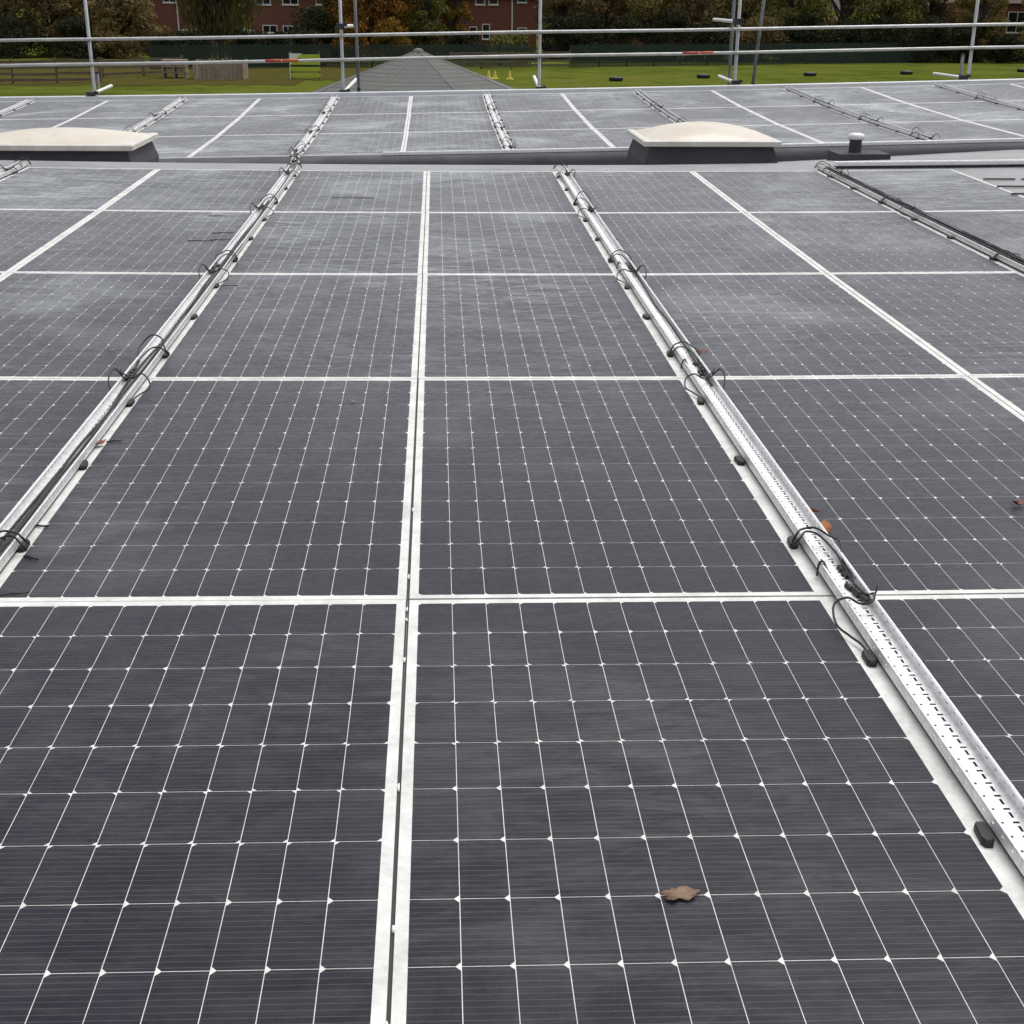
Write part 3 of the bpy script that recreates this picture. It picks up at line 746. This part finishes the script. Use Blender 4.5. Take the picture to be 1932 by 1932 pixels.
# ------------------------------------------------------------------ things on the field
CONEM = mat('yellow_cone_plastic', (.78, .68, .18), .5)
for i, (px, py, lb) in enumerate([(922, 151, 'yellow cone nearest the pavilion roof, left of three'), (934, 151.5, 'yellow cone in the middle of the three on the grass'), (962, 152.5, 'yellow cone standing apart at right of the three')]):
    p = gpt(px, py-3); t = empty('traffic_cone', p)
    mb = MB(); mb.lathe((0, 0, .03), [(.16, 0), (.035, .50), (.025, .52)], 14); mb.build('cone', CONEM, t, True)
    mb = MB(); mb.box((0, 0, .015), (.5, .5, .03)); mb.build('foot', CONEM, t); tag(t, lb, 'cone', 'yellow cones on the field')
for i, (px, py) in enumerate([(1162, 151), (1327, 145.5), (1528, 141.5), (1710, 138.5), (1930, 134)]):
    p = gpt(px, py+2); mb = MB()
    t = empty('tyre', p)
    prof = [(.24, .02), (.32, .0), (.44, .02), (.48, .08), (.48, .20), (.44, .27), (.32, .29), (.24, .26)]; i0 = 0; n = 22
    for r, z in prof:
        for j in range(n): mb.v.append((r*math.cos(2*math.pi*j/n), r*math.sin(2*math.pi*j/n), z))
    for k in range(len(prof)):
        for j in range(n):
            a_, b_ = k*n, ((k+1) % len(prof))*n; mb.f.append((a_+j, a_+(j+1) % n, b_+(j+1) % n, b_+j))
    mb.build('tread', BLACK, t, True)
    mb = MB()
    for j in range(n):
        a = 2*math.pi*j/n; mb.box((.485*math.cos(a), .485*math.sin(a), .14), (.025, .06, .18), a)
    o = mb.build('lugs', BLACK, t); o['kind'] = 'stuff'
    tag(t, 'black tyre lying flat on the grass, %s from the left' % ORD[i], 'tyre', 'black tyres on the field')
WOOD = dirty('weathered_wood', (.16, .12, .085), (.09, .068, .05), .85, scale=2.5, bstr=.3)
WOODP = dirty('pale_timber', (.36, .29, .22), (.22, .17, .13), .85, scale=2.5, bstr=.3)
# planter box round the willow
p = gpt(418, 149); t = empty('planter', p)
for s, (dx, dy, ln, ax) in enumerate([(0, -1.4, 3.4, 0), (0, 1.4, 3.4, 0), (-1.7, 0, 2.8, 1), (1.7, 0, 2.8, 1)]):
    nb = int(ln/.3)
    for k in range(nb):
        o = -ln/2+.15+k*.3; mb = MB(); hh = 1.25+RNG.uniform(-.05, .06)
        mb.box((dx+(o if not ax else 0), dy+(o if ax else 0), hh/2), (.21 if not ax else .05, .05 if not ax else .21, hh)); mb.build('board', WOODP, t)
tag(t, 'pale wooden boarded planter round the foot of the willow', 'planter')
# stacked timber crates left of the planter
p = gpt(333, 147)
for k in range(3):
    t = empty('timber_pallet', p+Vector((RNG.uniform(-.1, .1), 0, k*.42)))
    for q in range(4):
        mb = MB(); mb.box((0, -.5+q*.33, .36), (1.7, .26, .05)); mb.build('slat', WOODP, t)
    for q in (-.75, 0, .75):
        mb = MB(); mb.box((q, 0, .17), (.12, 1.2, .33)); mb.build('bearer', WOODP, t)
    tag(t, 'wooden pallet in the stack left of the planter, %s from the ground' % ORD[k], 'pallet', 'pallets stacked on the field')
# lime slatted bench
LIME = mat('lime_paint', (.42, .50, .03), .5)
p = gpt(577, 150); t = empty('play_barrier', p)
for k in range(4):
    mb = MB(); mb.box((0, 0, .28+k*.42), (2.1, .06, .26)); mb.build('slat', LIME, t)
for q in (-.95, .95):
    mb = MB(); mb.box((q, .07, .95), (.09, .08, 1.9)); mb.build('post', WOOD, t)
tag(t, 'lime yellow slatted barrier standing on the grass left of the second pole', 'barrier')
t = empty('white_flag', p+Vector((-.9, -.35, 0)))
mb = MB(); mb.poly([(-.1, 0, 1.75), (.75, 0, 1.75), (-.1, 0, 1.0)]); mb.poly([(-.1, .03, 1.0), (.75, .03, 1.75), (-.1, .03, 1.75)]); mb.build('cloth', WHITEP, t)
mb = MB(); mb.tube([(-.13, .015, 0), (-.13, .015, 1.8)], .025, 8); mb.build('pole', WHITEP, t); tag(t, 'white triangular pennant in front of the lime barrier', 'flag')
def rail_fence(pa, pb, nr, hgt, label, M, step=2.6, seed=1):
    a, b = gpt(*pa), gpt(*pb); d = b-a; n = max(2, round(d.length/step)); t = empty('rail_fence', a); rr = random.Random(seed)
    for i in range(n+1):
        q = d*(i/n); mb = MB(); mb.box((q.x, q.y, hgt/2), (.13, .13, hgt+.1), math.atan2(d.y, d.x)); mb.build('post', M, t)
    for k in range(nr):
        z = hgt*(k+.6)/nr
        for i in range(n):
            q0, q1 = d*(i/n), d*((i+1)/n); off = Vector((0, -.09, z)); mb = MB()
            mb.bar(q0+off+Vector((0, 0, rr.uniform(-.04, .04))), q1+off+Vector((0, 0, rr.uniform(-.04, .04))), .05, .17); mb.build('rail', M, t)
    tag(t, label, 'fence', 'wooden rail fences on the field')
rail_fence((-60, 160), (190, 156), 4, 1.55, 'brown post and rail fence at the left edge of the field', WOOD, 3.0, 1)
rail_fence((850, 131), (1075, 127), 4, 1.35, 'grey post and rail fence between the pavilion and the green fence', WOOD, 2.6, 2)
rail_fence((195, 147), (345, 141), 3, 1.3, 'dark rail fence behind the leftmost pole', WOOD, 3.0, 3)
GREEN = dirty('green_fence_paint', (.012, .032, .020), (.007, .020, .013), .6, scale=1.2)
def pale_fence(pa, pb, hgt, label, seed):
    a, b = gpt(*pa), gpt(*pb); d = b-a; t = empty('palisade_fence', a); ang = math.atan2(d.y, d.x); n = max(2, round(d.length/2.75))
    u = d.normalized()
    for i in range(n+1):
        q = d*(i/n); mb = MB(); mb.box((q.x, q.y+.08, hgt/2), (.11, .10, hgt), ang); mb.build('post', GREEN, t)
    for z in (.35, hgt-.3):
        mb = MB(); mb.bar(Vector((0, .02, z)), d+Vector((0, .02, z)), .05, .07); mb.build('rail', GREEN, t)
    mb = MB(); m_ = int(d.length/.15)
    for i in range(m_):
        q = u*(i*.15); h2 = hgt+(.03 if i % 3 else -.02); mb.box((q.x, q.y-.03, h2/2), (.105, .02, h2), ang)
        mb.poly([(q.x-.05*u.x, q.y-.041-.05*u.y, h2), (q.x+.05*u.x, q.y-.041+.05*u.y, h2), (q.x, q.y-.03, h2+.1)])
    o = mb.build('pales', GREEN, t); o['kind'] = 'stuff'
    tag(t, label, 'fence', 'dark green palisade fences')
pale_fence((1076, 127), (2020, 114), 1.75, 'long dark green palisade fence at the back of the field on the right', 1)
pale_fence((285, 131), (640, 127), 1.75, 'dark green palisade fence behind the planter and lime barrier', 2)
pale_fence((640, 128), (1000, 126), 1.75, 'dark green palisade fence behind the pavilion roof', 3)

# ------------------------------------------------------------------ houses
def make_brick():
    M = mat('red_brick', (.2, .06, .045), .85, 0, .3); P = pos(M)
    sx = N(M, 'ShaderNodeSeparateXYZ'); L(M, P, sx.inputs[0]); cm = N(M, 'ShaderNodeCombineXYZ'); L(M, math_(M, 'ADD', sx.outputs[0], sx.outputs[1]), cm.inputs[0]); L(M, sx.outputs[2], cm.inputs[1])
    br = N(M, 'ShaderNodeTexBrick', Scale=1.0); L(M, cm.outputs[0], br.inputs['Vector'])
    br.inputs['Brick Width'].default_value = .225; br.inputs['Row Height'].default_value = .075; br.inputs['Mortar Size'].default_value = .008
    br.inputs['Color1'].default_value = (.25, .078, .050, 1); br.inputs['Color2'].default_value = (.16, .055, .038, 1); br.inputs['Mortar'].default_value = (.17, .12, .10, 1)
    n = noise(M, P, .5, 5, .6); L(M, mix(M, math_(M, 'MULTIPLY', n, .5), br.outputs[0], (.16, .068, .048)), bsdf(M).inputs['Base Color']); return M
BRICK = make_brick()
ROOFT = make_tile('brown_roof_tiles', (.10, .065, .05), (.12, .10, .06), .4)
GLASS = mat('window_glass', (.02, .022, .025), .08, 0, .8)
UPVC = mat('white_window_frame', (.80, .80, .79), .4)
def window(t, x, z, w_, h_, y=0, mull=1):
    f = MB(); fw = .085
    for cx, cz, a, b in ((x, z+h_-fw/2, w_, fw), (x, z+fw/2, w_, fw), (x-w_/2+fw/2, z+h_/2, fw, h_-2*fw), (x+w_/2-fw/2, z+h_/2, fw, h_-2*fw)): f.box((cx, y-.02, cz), (a, .10, b))
    for k in range(mull): f.box((x-w_/2+w_*(k+1)/(mull+1), y-.02, z+h_/2), (fw*.8, .09, h_-2*fw))
    fo = f.build('window', UPVC, t)
    g_ = MB(); g_.box((x, y+.0, z+h_/2), (w_-2*fw+.01, .03, h_-2*fw+.01)); g_.build('pane', GLASS, fo)
    s_ = MB(); s_.box((x, y-.06, z-.04), (w_+.16, .16, .07)); s_.build('sill', UPVC, fo)
def house(pl, pr_, Y, wins, label, depth=8, hgt=5.4, drain=None, roofh=2.6):
    a, b = at(pl, 60, Y), at(pr_, 60, Y); W_ = b.x-a.x; t = empty('house', ((a.x+b.x)/2, Y, GZ))
    mb = MB(); mb.box((0, depth/2, hgt/2), (W_, depth, hgt)); mb.build('wall', BRICK, t)
    mb = MB(); e = .35
    A_, B_, C_, D_ = (-W_/2-e, -e, hgt), (W_/2+e, -e, hgt), (W_/2+e, depth+e, hgt), (-W_/2-e, depth+e, hgt); E1, E2 = (-W_/2-e, depth/2, hgt+roofh), (W_/2+e, depth/2, hgt+roofh)
    mb.poly((A_, B_, E2, E1)); mb.poly((C_, D_, E1, E2)); mb.poly((B_, C_, E2)); mb.poly((D_, A_, E1)); mb.poly((D_, C_, B_, A_)); rf = mb.build('roof', ROOFT, t)
    ch = MB(); ch.box((W_*.3, depth*.5, hgt+roofh+.3), (.7, .7, 1.4)); ch.build('chimney', BRICK, rf)
    for (px, py0, py1, wpx, mull) in wins:
        c1, c0 = at(px, py0, Y), at(px, py1, Y); wd = wpx/1932/F*(Y-CAM.y)
        window(t, c1.x-(a.x+b.x)/2, c0.z-GZ, wd, c1.z-c0.z, 0, mull)
    if drain:
        c = at(drain, 60, Y); mb = MB(); mb.tube([(c.x-(a.x+b.x)/2, -.08, .1), (c.x-(a.x+b.x)/2, -.08, hgt)], .07, 8); mb.build('drainpipe', UPVC, t)
    tag(t, label, 'house', 'red brick houses beyond the field'); return t
HY = 142
house(195, 352, HY, [(266, -10, 5, 28, 1), (318, -24, 5, 22, 1)], 'red brick house behind the brown trees at left', drain=338)
house(478, 640, HY-2, [(495, -16, 9, 27, 1), (547, -16, 9, 28, 1), (509, 47, 62, 26, 1), (543, 48, 62, 18, 1), (610, -16, 9, 27, 1)], 'red brick house right of the willow with white windows')
house(826, 1012, HY-1, [(906, -14, 9, 17, 0), (931, -14, 9, 17, 0), (917, 45, 74, 14, 0), (893, 50, 72, 14, 0), (985, 52, 78, 17, 0), (838, 38, 58, 24, 1), (985, -14, 5, 17, 0)], 'red brick house behind the middle pole with small white windows', drain=966)
house(1893, 2060, HY-4, [(1921, 22, 62, 36, 1), (1990, 22, 62, 36, 1)], 'red brick house at the right edge with a white framed window')
house(1150, 1330, HY+16, [(1200, -10, 8, 22, 1), (1270, -10, 8, 22, 1)], 'brick house mostly hidden behind the trees right of the middle pole')
house(1700, 1830, HY+14, [(1745, -6, 8, 18, 1)], 'brick house glimpsed between the trees near the rightmost pole')
# low grey shed
a = at(345, 80, 136); b = at(470, 80, 136); t = empty('shed', ((a.x+b.x)/2, 136, GZ)); W_ = b.x-a.x
SHED = dirty('grey_shed_wall', (.16, .15, .145), (.10, .10, .095), .8, scale=1)
SHEDR = dirty('grey_shed_roof', (.30, .29, .28), (.22, .21, .20), .7, scale=1)
mb = MB(); mb.box((0, 1.5, .95), (W_, 3, 1.9)); mb.build('wall', SHED, t)
mb = MB(); mb.bar((-W_/2-.2, 1.5, 2.15), (W_/2+.2, 1.5, 2.15), 3.4, .3); mb.build('roof', SHEDR, t)
mb = MB(); mb.box((W_*.2, -.03, .9), (.9, .06, 1.75)); mb.build('door', WOOD, t)
tag(t, 'low grey flat roofed shed left of the willow behind the green fence', 'shed')

# ------------------------------------------------------------------ trees and bushes
def foliage(name, stops, trans=.25):
    M = mat(name, stops[0], .75, 0, .2)
    g_ = N(M, 'ShaderNodeNewGeometry'); P = pos(M); n = noise(M, P, .45, 3, .6)
    f = math_(M, 'ADD', math_(M, 'MULTIPLY', g_.outputs['Random Per Island'], .40), math_(M, 'MULTIPLY', n, .60))
    k = len(stops); L(M, ramp(M, f, [(.18+.64*i/(k-1), c) for i, c in enumerate(stops)]), bsdf(M).inputs['Base Color'])
    out = M.node_tree.nodes['Material Output']; tr = N(M, 'ShaderNodeBsdfTranslucent'); ms = N(M, 'ShaderNodeMixShader'); ms.inputs[0].default_value = .15
    c = bsdf(M).inputs['Base Color'].links[0].from_socket; L(M, c, tr.inputs[0]); L(M, bsdf(M).outputs[0], ms.inputs[1]); L(M, tr.outputs[0], ms.inputs[2]); L(M, ms.outputs[0], out.inputs[0])
    return M
FO_ = {
 'olive': foliage('olive_leaves', [(0.096, 0.085, 0.028), (0.174, 0.148, 0.041), (0.232, 0.180, 0.052), (0.270, 0.199, 0.058)]),
 'brown': foliage('brown_leaves', [(0.091, 0.067, 0.034), (0.167, 0.121, 0.052), (0.220, 0.152, 0.058), (0.270, 0.180, 0.064)]),
 'gold': foliage('golden_leaves', [(.076, .051, .010), (.187, .119, .017), (.289, .178, .024), (.340, .145, .020)]),
 'dark': foliage('dark_green_leaves', [(0.01, 0.014, 0.006), (0.02, 0.026, 0.01), (0.032, 0.038, 0.014), (0.05, 0.05, 0.018)]),
 'green': foliage('dull_green_leaves', [(0.071, 0.080, 0.024), (0.129, 0.136, 0.032), (0.193, 0.180, 0.044), (0.232, 0.193, 0.052)]),
 'willow': foliage('willow_leaves', [(0.046, 0.041, 0.014), (0.086, 0.075, 0.021), (0.127, 0.106, 0.028), (0.172, 0.138, 0.034)]),
 'orange': foliage('orange_leaves', [(.085, .041, .010), (.204, .093, .017), (.306, .128, .020), (.255, .153, .034)])}
BARK = dirty('tree_bark', (.070, .055, .042), (.035, .028, .022), .9, scale=3, bstr=.5)
def leaves(mb, rr, c, rad, n, size, droop=0):
    for _ in range(n):
        while True:
            d = Vector((rr.uniform(-1, 1), rr.uniform(-1, 1), rr.uniform(-1, 1)))
            if .12 < d.length < 1: break
        d = d*(.55+.45*rr.random()/max(.35, d.length)) if d.length < .5 else d
        p = Vector((c[0]+d.x*rad[0], c[1]+d.y*rad[1], c[2]+d.z*rad[2]))
        if p.z < .05: p.z = .05+rr.random()*.3
        nrm = Vector((rr.gauss(0, 1), rr.gauss(0, 1)-.4, rr.gauss(0, .8)+.4)).normalized()
        u = nrm.orthogonal().normalized(); u = Matrix.Rotation(rr.uniform(0, 6.28), 3, nrm) @ u; v = nrm.cross(u)
        s = size*rr.uniform(.55, 1.3); k = 1.0+droop*2.2
        if droop: u = Vector((rr.uniform(-.2, .2), rr.uniform(-.2, .2), -1)).normalized(); v = u.cross(nrm).normalized()*.5
        mb.poly((p-u*s*.5*k, p+v*s*.34, p+u*s*.5*k, p-v*s*.34))
def tree(px, Y, h, wd, kind, label, seed, trunk=True, base=None, nclump=26, dens=95, leaf_=.30, low=.12, group='trees beyond the field', droop=0, name='tree', cat='tree'):
    rr = random.Random(seed); x = at(px, 100, Y).x; t = empty(name, (x, Y, GZ)); mb = MB()
    limbs = MB()
    if trunk:
        lean = rr.uniform(-.4, .4); tr = [(0, 0, -.1), (lean*.3, .05, h*.2), (lean*.6, 0, h*.42), (lean, .1, h*.72), (lean*1.1, 0, h*.93)]
        r0 = max(.12, h*.026); limbs.tube(spline(tr, 4), [r0*(1-.88*i/16)+.02 for i in range(17)], 9)
    for k in range(nclump):
        a = rr.uniform(0, 2*math.pi); f = low+(1-low)*rr.random()**.85; z = h*f
        prof = math.sin(math.pi*min(1, max(.08, (f-low*.4)/(1.08-low*.4))))**.6 if trunk else (1-f*.55)
        q = wd/2*prof*math.sqrt(rr.uniform(.05, 1)); c = (q*math.cos(a), q*math.sin(a)*.75, z)
        rad = wd*rr.uniform(.11, .21); rz = rad*rr.uniform(.55, .9)*(1.9 if droop else 1)
        leaves(mb, rr, c, (rad, rad*.9, rz), int(dens*rr.uniform(.6, 1.3)), leaf_, droop)
        if trunk and rr.random() < .75:
            z0 = h*max(.15, f-.28-.1*rr.random()); m_ = Vector((c[0]*.45, c[1]*.45, (z0+z)/2+.1*h*rr.uniform(-.3, .3)))
            limbs.tube(spline([(0, 0, z0), m_, c], 4), [r0*.42*(1-.1*i)+.012 for i in range(9)], 6)
        if not trunk:
            limbs.tube(spline([(c[0]*.25, c[1]*.25, 0), (c[0]*.7, c[1]*.7, z*.5), c], 3), [.05-.006*i for i in range(7)], 5)
    mb.build('crown', FO_[kind], t); limbs.build('trunk' if trunk else 'stems', BARK, t, True)
    tag(t, label, cat, group); return t
TY = 131
T = [ # px, Y, height, width, kind, label
 (20, TY+1, 9.5, 8.5, 'olive', 'broad olive brown tree at the left edge behind the rail fence'),
 (95, TY-1, 8.5, 7.5, 'brown', 'rusty brown tree just left of the leftmost pole'),
 (165, TY+2, 9, 7, 'olive', 'olive tree directly behind the leftmost pole'),
 (232, TY-2, 6.0, 6.0, 'brown', 'brown bushy tree right of the leftmost pole below the brick house'),
 (700, TY, 8.5, 6.2, 'orange', 'orange autumn tree right of the second pole'),
 (755, TY+3, 9.5, 5.6, 'gold', 'golden tree above the pavilion roof point'),
 (805, TY+2, 9.5, 4.6, 'green', 'dull green tree left of the middle brick house'),
 (860, TY+4, 8, 3.0, 'gold', 'slim yellowing tree at the corner of the middle brick house'),
 (628, TY+1, 7.5, 4.2, 'olive', 'olive tree right of the house beside the second pole'),
 (1060, TY+2, 9, 5.5, 'brown', 'brown tree right of the middle pole'),
 (1140, TY+3, 10, 6.5, 'brown', 'tall brown tree, second right of the middle pole'),
 (1225, TY+1, 9, 6.5, 'olive', 'olive brown tree midway between the middle and fourth poles'),
 (1310, TY+2, 9.5, 6.5, 'brown', 'dark brown tree left of the paired poles'),
 (1400, TY+3, 9, 6, 'olive', 'olive tree behind the paired scaffold poles'),
 (1490, TY+1, 10, 7, 'green', 'green yellow tree right of the sloping brace'),
 (1580, TY+2, 10, 7, 'olive', 'broad olive tree between the brace and the rightmost pole'),
 (1670, TY+1, 9, 6.5, 'green', 'dark green tree left of the rightmost pole'),
 (1750, TY+3, 9.5, 6.5, 'brown', 'brown tree close left of the rightmost pole'),
 (1845, TY+0, 9, 4.6, 'olive', 'olive tree just right of the rightmost pole'),
 (1990, TY+2, 9, 7, 'olive', 'olive tree beyond the right edge house')]
for i, (px, Y, h, wd, kind, lb) in enumerate(T):
    tree(px, Y, h, wd, kind, lb, 100+i, nclump=64, dens=190, leaf_=.26, low=.03)
tree(418, 118, 11, 7.0, 'willow', 'yellow green weeping willow growing out of the wooden planter', 301, nclump=125, dens=120, leaf_=.22, low=.22, droop=1)
BU = [(30, TY-4, 3.0, 7, 'dark'), (150, TY-4, 3.0, 6, 'dark'), (215, TY-4, 2.6, 5, 'brown'), (590, TY-1, 4.2, 5.5, 'dark'), (300, TY+3, 2.4, 4, 'brown'), (665, TY-3, 3.2, 4.5, 'orange'), (735, TY-2, 3.2, 4.2, 'gold'),
      (880, TY-1, 2.3, 5, 'dark'), (960, TY-1, 2.2, 5, 'green'), (1045, TY-2, 3.6, 5, 'dark'), (1110, TY-2, 3.9, 6, 'dark'), (1190, TY-2, 3.8, 6, 'dark'), (1270, TY-2, 4.2, 6, 'dark'), (1350, TY-2, 3.8, 6, 'dark'), (1430, TY-2, 3.8, 6, 'brown'),
      (1510, TY-2, 3.8, 6, 'dark'), (1590, TY-2, 3.6, 6, 'dark'), (1670, TY-2, 3.8, 6, 'dark'), (1745, TY-2, 3.9, 6, 'dark'), (1815, TY-2, 3.8, 5, 'dark'), (1890, TY-2, 2.2, 4, 'dark'), (1960, TY-2, 3.0, 6, 'green')]
BU += [(318, 112, 2.2, 4.4, 'dark'), (362, 114, 2.4, 4.4, 'dark'), (470, 115, 2.5, 4.6, 'dark'), (520, 114, 2.4, 4.6, 'dark'), (572, 115, 2.6, 4.6, 'dark')]
KN = {'dark': 'dark green', 'brown': 'brown', 'orange': 'orange', 'gold': 'golden', 'green': 'dull green'}
WH = ['at the left edge behind the rail fence', 'behind the leftmost pole', 'right of the leftmost pole', 'at the corner of the house left of the second pole', 'by the grey shed', 'right of the second pole', 'left of the pavilion point',
      'below the middle house, left one', 'below the middle house, right one', 'just right of the middle pole', 'first beyond the end of the rail fence', 'second beyond the end of the rail fence', 'third beyond the end of the rail fence', 'left of the paired poles', 'behind the sloping brace',
      'first right of the brace', 'second right of the brace', 'third right of the brace', 'fourth right of the brace', 'behind the rightmost pole', 'right of the rightmost pole below the window', 'at the right edge', 'left of the planter, outer one', 'left of the planter, inner one', 'just right of the planter', 'between the planter and the lime barrier', 'behind the lime barrier']
for i, (px, Y, h, wd, kind) in enumerate(BU):
    tree(px, Y, h, wd, kind, '%s bush %s' % (KN[kind], WH[i]), 200+i, trunk=False, nclump=28, dens=170, leaf_=.22, low=.05, group='bushes along the back of the field', name='bush', cat='bush')
# far wood closing the view between the houses
mb = MB(); rr = random.Random(77)
for k in range(420):
    x = rr.uniform(-75, 95); z = rr.uniform(.3, 9.5); leaves(mb, rr, (x, rr.uniform(158, 166), z), (2.4, 1.5, 1.6), 110, .75)
o = mb.build('far_wood', FO_['brown']); o.location = (0, 0, GZ); o['kind'] = 'stuff'; tag(o, 'dull brown wood closing the view behind the houses', 'wood')
